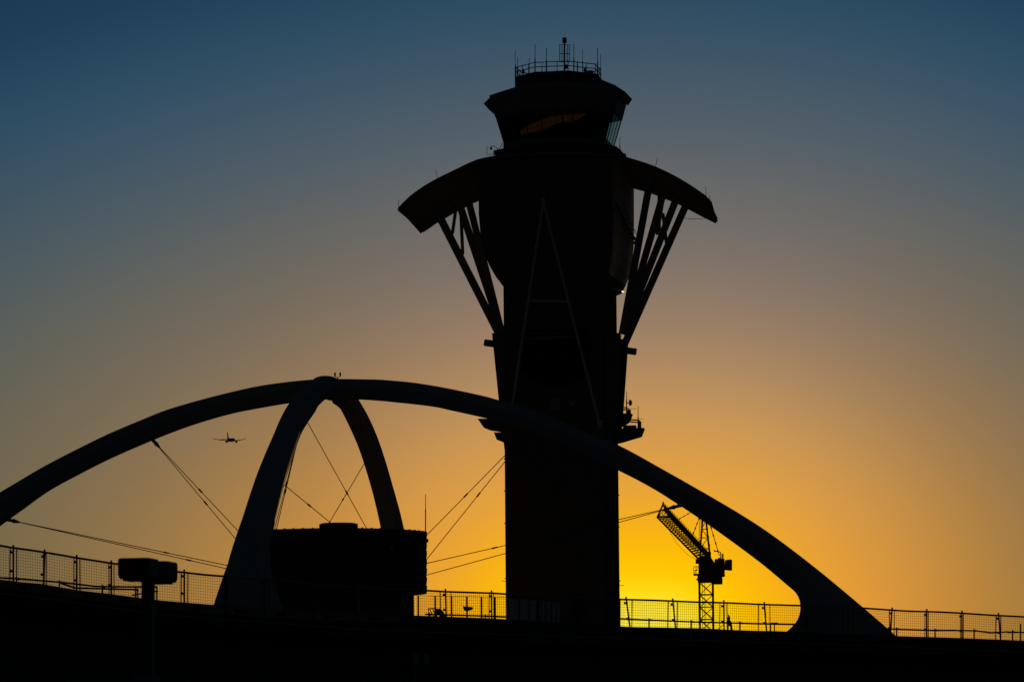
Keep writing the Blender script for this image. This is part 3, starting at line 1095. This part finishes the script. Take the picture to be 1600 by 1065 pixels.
zm = kp(1103, 908).z
ml, mr_ = kp(1093, 930).x, kp(1114, 930).x
mw = mr_ - ml
cxk = (ml + mr_) / 2
mastm = MB()
for sx in (ml, mr_):
    for sy in (-mw / 2, mw / 2):
        mastm.bar((sx, sy, 0), (sx, sy, zm), .2, .2)
mastm.build('mast_chord', CRANE, ke)
br = MB()
seg = 1.68
k = 0
z = zm - .1
while z > 6:
    z2 = z - seg
    for (xa, ya), (xb, yb) in (((ml, -mw / 2), (mr_, -mw / 2)), ((ml, mw / 2), (mr_, mw / 2)), ((ml, -mw / 2), (ml, mw / 2)), ((mr_, -mw / 2), (mr_, mw / 2))):
        br.tube((xa, ya, z), (xb, yb, z), .07 if k % 2 else .045, 4)
        br.tube((xa, ya, z), (xb, yb, z2), .045, 4)
        br.tube((xb, yb, z), (xa, ya, z2), .045, 4)
    z = z2
    k += 1
br.build('mast_bracing', CRANE, ke)
lad = MB()
for s in (-.18, .18):
    lad.tube((cxk - .35 + s, .2, 4), (cxk - .35 + s, .2, zm), .03, 4)
for i in range(60):
    lad.tube((cxk - .53, .2, 6 + i * .4), (cxk - .17, .2, 6 + i * .4), .02, 3)
lad.build('ladder', CRANE, ke)


def kbox(x0, x1, y0, y1, dep, ly, name, par=None):
    a, b = kp(x0, y0, ly), kp(x1, y1, ly)
    return MB().box(((a.x + b.x) / 2, ly, (a.z + b.z) / 2), (abs(b.x - a.x), dep, abs(a.z - b.z))).build(name, CRANE, par or ke)


kbox(1092, 1115, 899, 908.5, 2.2, 0, 'slewing_ring')
m = MB()
px = [(1088.5, 904), (1091, 901), (1091, 897), (1133, 897), (1133, 899.5), (1116, 900), (1116, 909), (1092, 909), (1091, 905)]
MB().prism([kp(x, y, -1.2) for x, y in px], [kp(x, y, -1.2) + Vector((0, 2.4, 0)) for x, y in px]).build('turntable', CRANE, ke)
kbox(1117, 1132, 873, 897.5, 1.8, 0, 'engine_housing')
kbox(1122, 1127, 871, 873.2, 1.0, 0, 'engine_hatch')
kbox(1114.5, 1128.5, 898, 912, 1.8, 0, 'counterweight_tank')
px = [(1134, 874), (1142, 873), (1144, 875), (1144, 890), (1139, 890), (1133.5, 889), (1133.5, 876)]
MB().prism([kp(x, y, -.9) for x, y in px], [kp(x, y, -.9) + Vector((0, 1.8, 0)) for x, y in px]).build('counterweight', CRANE, ke)
kbox(1131, 1135, 880, 886, .6, 0, 'counterweight_arm')
px = [(1092, 898), (1092, 872), (1096, 868), (1108, 866), (1112, 872), (1118, 880), (1118, 898)]
MB().prism([kp(x, y, -.7) for x, y in px], [kp(x, y, -.7) + Vector((0, 1.4, 0)) for x, y in px]).build('machine_frame', CRANE, ke)
kbox(1087, 1092, 873, 880, 1.0, 0, 'winch')
m = MB().path([kp(x, y) for x, y in ((1126.5, 874), (1126, 862.5), (1122, 861), (1116, 860.5), (1115.5, 858.5))], .09)
m.tube(kp(1129.3, 873), kp(1129.3, 864.5), .13)
m.build('exhaust_pipe', CRANE, ke)
kbox(1084, 1091, 896, 898.5, 1.6, 0, 'cab_platform')
m = MB()
for x in (1084, 1087.5):
    m.tube(kp(x, 897), kp(x, 884.5), .04, 4)
for y in (884.5, 890.5):
    m.tube(kp(1084, y), kp(1091, y), .04, 4)
m.tube(kp(1084, 897), kp(1091, 885), .03, 4)
m.build('platform_railing', CRANE, ke)
# A-frame
m = MB()
apx = (1100.5, 786)
la = [(1097.5, 813.7), (1094.6, 852), (1094, 880)]
ra = [(1103.8, 818.6), (1109.4, 871.5)]
for s in (-.7, .7):
    m.path([kp(*apx, s * .5), kp(*la[0], s), kp(*la[1], s), kp(*la[2], s)], .13, 5)
    m.path([kp(1101.3, 790, s * .5), kp(*ra[0], s), kp(*ra[1], s)], .13, 5)
    for i, (y, y2) in enumerate(((812, 826), (826, 839.7), (839.7, 856.6), (856.6, 870))):
        xl, xr = lerp([(813, 1097.5), (852, 1094.6)], y), lerp([(818.6, 1103.8), (871.5, 1109.4)], y)
        xl2, xr2 = lerp([(813, 1097.5), (852, 1094.6)], y2), lerp([(818.6, 1103.8), (871.5, 1109.4)], y2)
        m.tube(kp(xl2, y2, s), kp(xr2, y2, s), .06, 4)
        m.tube(kp(xl, y, s), kp(xr2, y2, s), .05, 4) if i % 2 else m.tube(kp(xr, y, s), kp(xl2, y2, s), .05, 4)
m.build('a_frame', CRANE, ke)
m = MB()
for x in (1092.5, 1095.5):
    m.tube(kp(x + 1, 805, -.9), kp(x - .5, 850, -.9), .03, 4)
for i in range(18):
    y = 806 + i * 2.5
    xo = lerp([(805, 1), (850, -.5)], y)
    m.tube(kp(1092.5 + xo, y, -.9), kp(1095.5 + xo, y, -.9), .025, 3)
m.build('a_frame_ladder', CRANE, ke)
# jib: three chords, laced
JD = 26.0
bA, bL, bR = kp(1109, 866, 0), kp(1092, 873.5, -.9), kp(1109, 874, .9)
tA, tL, tR = kp(1036, 787.5, JD), kp(1027, 807.5, JD - .9), kp(1046, 806.5, JD + .9)
m = MB()
for a, b in ((bA, tA), (bL, tL), (bR, tR)):
    m.tube(a, b, .14, 5)
m.build('jib_chord', CRANE, ke)
m = MB()
NJ = 21
for i in range(NJ):
    s, s2 = i / NJ, (i + 1) / NJ
    for (p0, p1), (q0, q1), rad in (((bA, tA), (bL, tL), .055), ((bA, tA), (bR, tR), .055), ((bL, tL), (bR, tR), .05)):
        m.tube(p0.lerp(p1, s), q0.lerp(q1, (s + s2) / 2), rad, 4)
        m.tube(q0.lerp(q1, (s + s2) / 2), p0.lerp(p1, s2), rad, 4)
m.tube(tA, tL, .13, 5).tube(tL, tR, .15, 5).tube(tA, tR, .13, 5)
m.tube(tA, tA + Vector((0, 0, .35)), .12, 5)
m.tube(bA, bL, .15, 5).tube(bL, bR, .15, 5)
m.build('jib_lacing', CRANE, ke)
m = MB()
for i in range(26):
    c = bA.lerp(tA, (i + .5) / 26)
    m.tube(c, c + Vector((0, 0, .45)), .035, 4)
m.tube(bA + Vector((0, 0, .42)), tA + Vector((0, 0, .3)), .03, 4)
m.box((bA + tA) / 2 + Vector((-.1, 0, -.25)), (.1, .1, .1))
m.build('jib_walkway_railing', CRANE, ke)
MB().loft([[bA.lerp(tA, s) + Vector((-.45, 0, -.35)), bA.lerp(tA, s) + Vector((.1, 0, -.35)), bA.lerp(tA, s) + Vector((.1, 0, -.2)), bA.lerp(tA, s) + Vector((-.45, 0, -.2))] for s in (0, .93)]).build('jib_walkway', CRANE, ke)
apw = kp(1100.5, 788)
j1 = bA.lerp(tA, .80) + Vector((.3, 0, .1))
for a, b, nm in ((apw, bA.lerp(tA, .68), 'pendant_rope'), (apw, bA.lerp(tA, .36), 'pendant_rope'), (apw, kp(1124, 868), 'back_stay'), (apw, kp(1111, 872), 'back_stay')):
    m = MB().tube(a, b, .05, 4)
    for t in (.3, .45, .6, .75, .9):
        c = a.lerp(b, t)
        d = (b - a).normalized() * .16
        m.tube(c - d, c + d, .1, 5)
    m.build(nm, BLACK, ke)
sag = [kp(*q, l) for q, l in (((1044, 825), 18), ((1050, 836), 15), ((1057, 847), 11), ((1066.5, 858), 7), ((1076, 867), 3), ((1087, 873), 0))]
MB().path(smoothpts(sag, 16), .028, 4).build('hoist_rope', BLACK, ke)

# ================================================================== tripod beside the fence
tb = at(1140, 990, 326)
o = bpy.data.objects.new('survey_tripod', None)
COL.objects.link(o)
o.location = tb
tag(o, 'small dark tripod with an instrument head behind the fence, beside the crane mast', 'tripod')


def tl(x, y, dy=0):
    return at(x, y, 326 + dy) - tb


MB().tube(tl(1136.5, 970), tl(1122, 982, .6), .03, 5).build('leg', DARK, o)
MB().tube(tl(1138, 969), tl(1137, 989), .07, 5).build('leg', DARK, o)
MB().tube(tl(1141, 972), tl(1144.5, 989, -.3), .1, 5).build('leg', DARK, o)
px = [(1137, 968), (1137.2, 963), (1138, 961.5), (1138.2, 959), (1139, 959), (1139.6, 961.5), (1140.7, 963), (1140.8, 968)]
MB().prism([tl(x, y, -.1) for x, y in px], [tl(x, y, -.1) + Vector((0, .22, 0)) for x, y in px]).build('instrument', DARK, o)
px = [(1137, 968), (1140.8, 968), (1143, 971), (1143.8, 976), (1140, 977), (1137.5, 976), (1136.5, 972)]
MB().prism([tl(x, y, -.15) for x, y in px], [tl(x, y, -.15) + Vector((0, .3, 0)) for x, y in px]).build('battery_case', DARK, o)

# ================================================================== palm by the tower foot
pp = at(903, 946, 362)
o = bpy.data.objects.new('palm_tree', None)
COL.objects.link(o)
o.location = (pp.x, pp.y, 0)
tag(o, 'shaded fan palm standing in front of the control tower shaft', 'palm')
MB().path([(0, 0, 0), (.1, 0, 6), (.05, 0, 12), (0, 0, pp.z)], [.3, .24, .2, .22], 9).build('trunk', BARK, o)
m = MB()
for i in range(90):
    th = random.uniform(0, 2 * math.pi)
    ph = random.uniform(-.9, 1.4)
    d = Vector((math.cos(th) * math.cos(ph), math.sin(th) * math.cos(ph), math.sin(ph)))
    r = random.uniform(1.0, 1.5)
    c = Vector((0, 0, pp.z))
    u = d.cross(Vector((0, 0, 1))).normalized()
    tip = c + d * r + Vector((0, 0, -.15))
    hub = c + d * r * .5
    for k in range(-4, 5):
        a = k * .22
        e1 = hub + (d * math.cos(a) + u * math.sin(a)) * r * .5 + Vector((0, 0, -.1 - .05 * abs(k)))
        sd = u * .05
        m.add([hub - sd, hub + sd, e1], [(0, 1, 2)])
    m.add([c - u * .03, c + u * .03, hub], [(0, 1, 2)])
m.build('crown', LEAF, o)

# ================================================================== parking lot lamps
def shoebox_lamp(name, label, xc, ytop_head, D, s, ang):
    """twin shoebox lamp on a square pole; s scales the heads"""
    t = at(xc, ytop_head, D)
    e = bpy.data.objects.new(name, None)
    COL.objects.link(e)
    e.location = (t.x, t.y, 0)
    e.rotation_euler = (0, 0, ang)
    tag(e, label, 'street lamp', 'twin headed parking lamps')
    zp = t.z - .47 * s
    MB().box((0, 0, zp / 2), (.2 * s, .2 * s, zp)).build('pole', POLE, e)
    for sg in (-1, 1):
        c = Vector((0, sg * .66 * s, zp + .2 * s))
        hx, hy, hz_ = .295 * s, .37 * s, .19 * s
        rgs = []
        for zz, k in ((-hz_, .9), (-hz_ * .6, 1), (hz_ * .7, 1), (hz_ * .92, .97), (hz_, .9)):
            rr_ = []
            for qx, qy in ((-1, -1), (1, -1), (1, 1), (-1, 1)):
                for dx, dy in (((0, .06), (.06, 0)) if qx * qy > 0 else ((.06, 0), (0, .06))):
                    rr_.append(c + Vector((qx * (hx * k - dx * s * .5), qy * (hy * k - dy * s * .5), zz)))
            rgs.append(rr_)
        h = MB().loft(rgs).build('lamp_head', LAMP, e)
        MB().box(c + Vector((0, 0, -hz_ - .015 * s)), (hx * 1.5, hy * 1.4, .03 * s)).build('lens', LAMP, h)
        MB().bar((0, sg * .08 * s, zp + .18 * s), (0, sg * .5 * s, zp + .18 * s), .14 * s, .14 * s).build('arm', LAMP, e)
    return e


shoebox_lamp('parking_lamp', 'large out of focus twin headed lamp on a pole against the sky', 231.5, 868, 73, 1.0, R(-10))
shoebox_lamp('parking_lamp', 'smaller twin headed lamp hidden in the dark under the elevated road', 643.5, 1017, 118, 1.0, R(-12))

# low wall carrying the big lamp
wz = at(160, 1062, 71).z
wa, wb = at(104, 1062, 71), at(212, 1060.5, 71)
o = MB().box(((wa.x + wb.x) / 2, 71.1, wz / 2), (wb.x - wa.x, .3, wz)).build('low_wall', WALLC)
tag(o, 'pale low wall just showing at the bottom edge beside the lamp pole', 'wall')
pa, pb = at(211, 1055, 71), at(241, 1055, 71)
MB().box(((pa.x + pb.x) / 2 + .02, 71.25, pa.z / 2), (pb.x - pa.x, .7, pa.z), R(-6)).build('pier', WALLC, o)

# ================================================================== airliner
D_A = 4300.0
pc = at(360.5, 687, D_A)
e = bpy.data.objects.new('airliner', None)
COL.objects.link(e)
e.location = pc
e.rotation_euler = (R(5.2), R(1.5), R(-8.5))
tag(e, 'distant twin engined airliner climbing away under the arch', 'airplane')
prof = [(-18.5, .25, .6), (-16, .7, .55), (-12, 1.4, .25), (-7, 1.95, 0), (10, 2.0, 0), (14, 1.85, -.1), (17, 1.2, -.3), (18.8, .3, -.5)]
MB().loft([[Vector((r * math.cos(2 * math.pi * k / 16), y, zo + r * math.sin(2 * math.pi * k / 16))) for k in range(16)] for y, r, zo in prof]).build('fuselage', PLANE, e, smooth=True)
for s in (-1, 1):
    MB().loft([[Vector((s * x, y0, z)), Vector((s * x, y0 - c * .5, z + t)), Vector((s * x, y0 - c, z)), Vector((s * x, y0 - c * .5, z - t))]
               for x, y0, c, z, t in ((1.2, 5, 7.5, -1.1, .65), (6, 1.5, 4.8, -.6, .5), (16.8, -5.5, 1.8, 1.0, .3), (17.8, -6.3, 1.3, 1.5, .25), (18.3, -7.3, .8, 3.6, .16))]).build('wing', PLANE, e)
    MB().loft([[Vector((s * x, y0, z)), Vector((s * x, y0 - c * .5, z + t)), Vector((s * x, y0 - c, z)), Vector((s * x, y0 - c * .5, z - t))]
               for x, y0, c, z, t in ((.4, -13, 4, .9, .3), (7.0, -16.5, 1.5, 1.4, .2))]).build('tailplane', PLANE, e)
    MB().loft([[Vector((s * 5.4 + r * math.cos(2 * math.pi * k / 14), y, -2.0 + r * math.sin(2 * math.pi * k / 14))) for k in range(14)] for y, r in ((6.2, .95), (5, 1.15), (2.5, 1.1), (1, .75))]).build('engine', PLANE, e, smooth=True)
    for xx in (8, 10.5):
        MB().loft([[Vector((s * xx + r * math.cos(2 * math.pi * k / 8), y, -.6 + r * math.sin(2 * math.pi * k / 8))) for k in range(8)] for y, r in ((-1, .1), (-2.5, .3), (-5.5, .08))]).build('flap_fairing', PLANE, e)
MB().loft([[Vector((-t, y0, z)), Vector((0, y0 + .3, z)), Vector((t, y0, z)), Vector((0, y0 - c, z))] for y0, c, z, t in ((-10.5, 6.5, 1.4, .35), (-15, 3, 8.6, .18))]).build('tail_fin', PLANE, e)

for sc_o in COL.objects:
    sc_o.select_set(False)
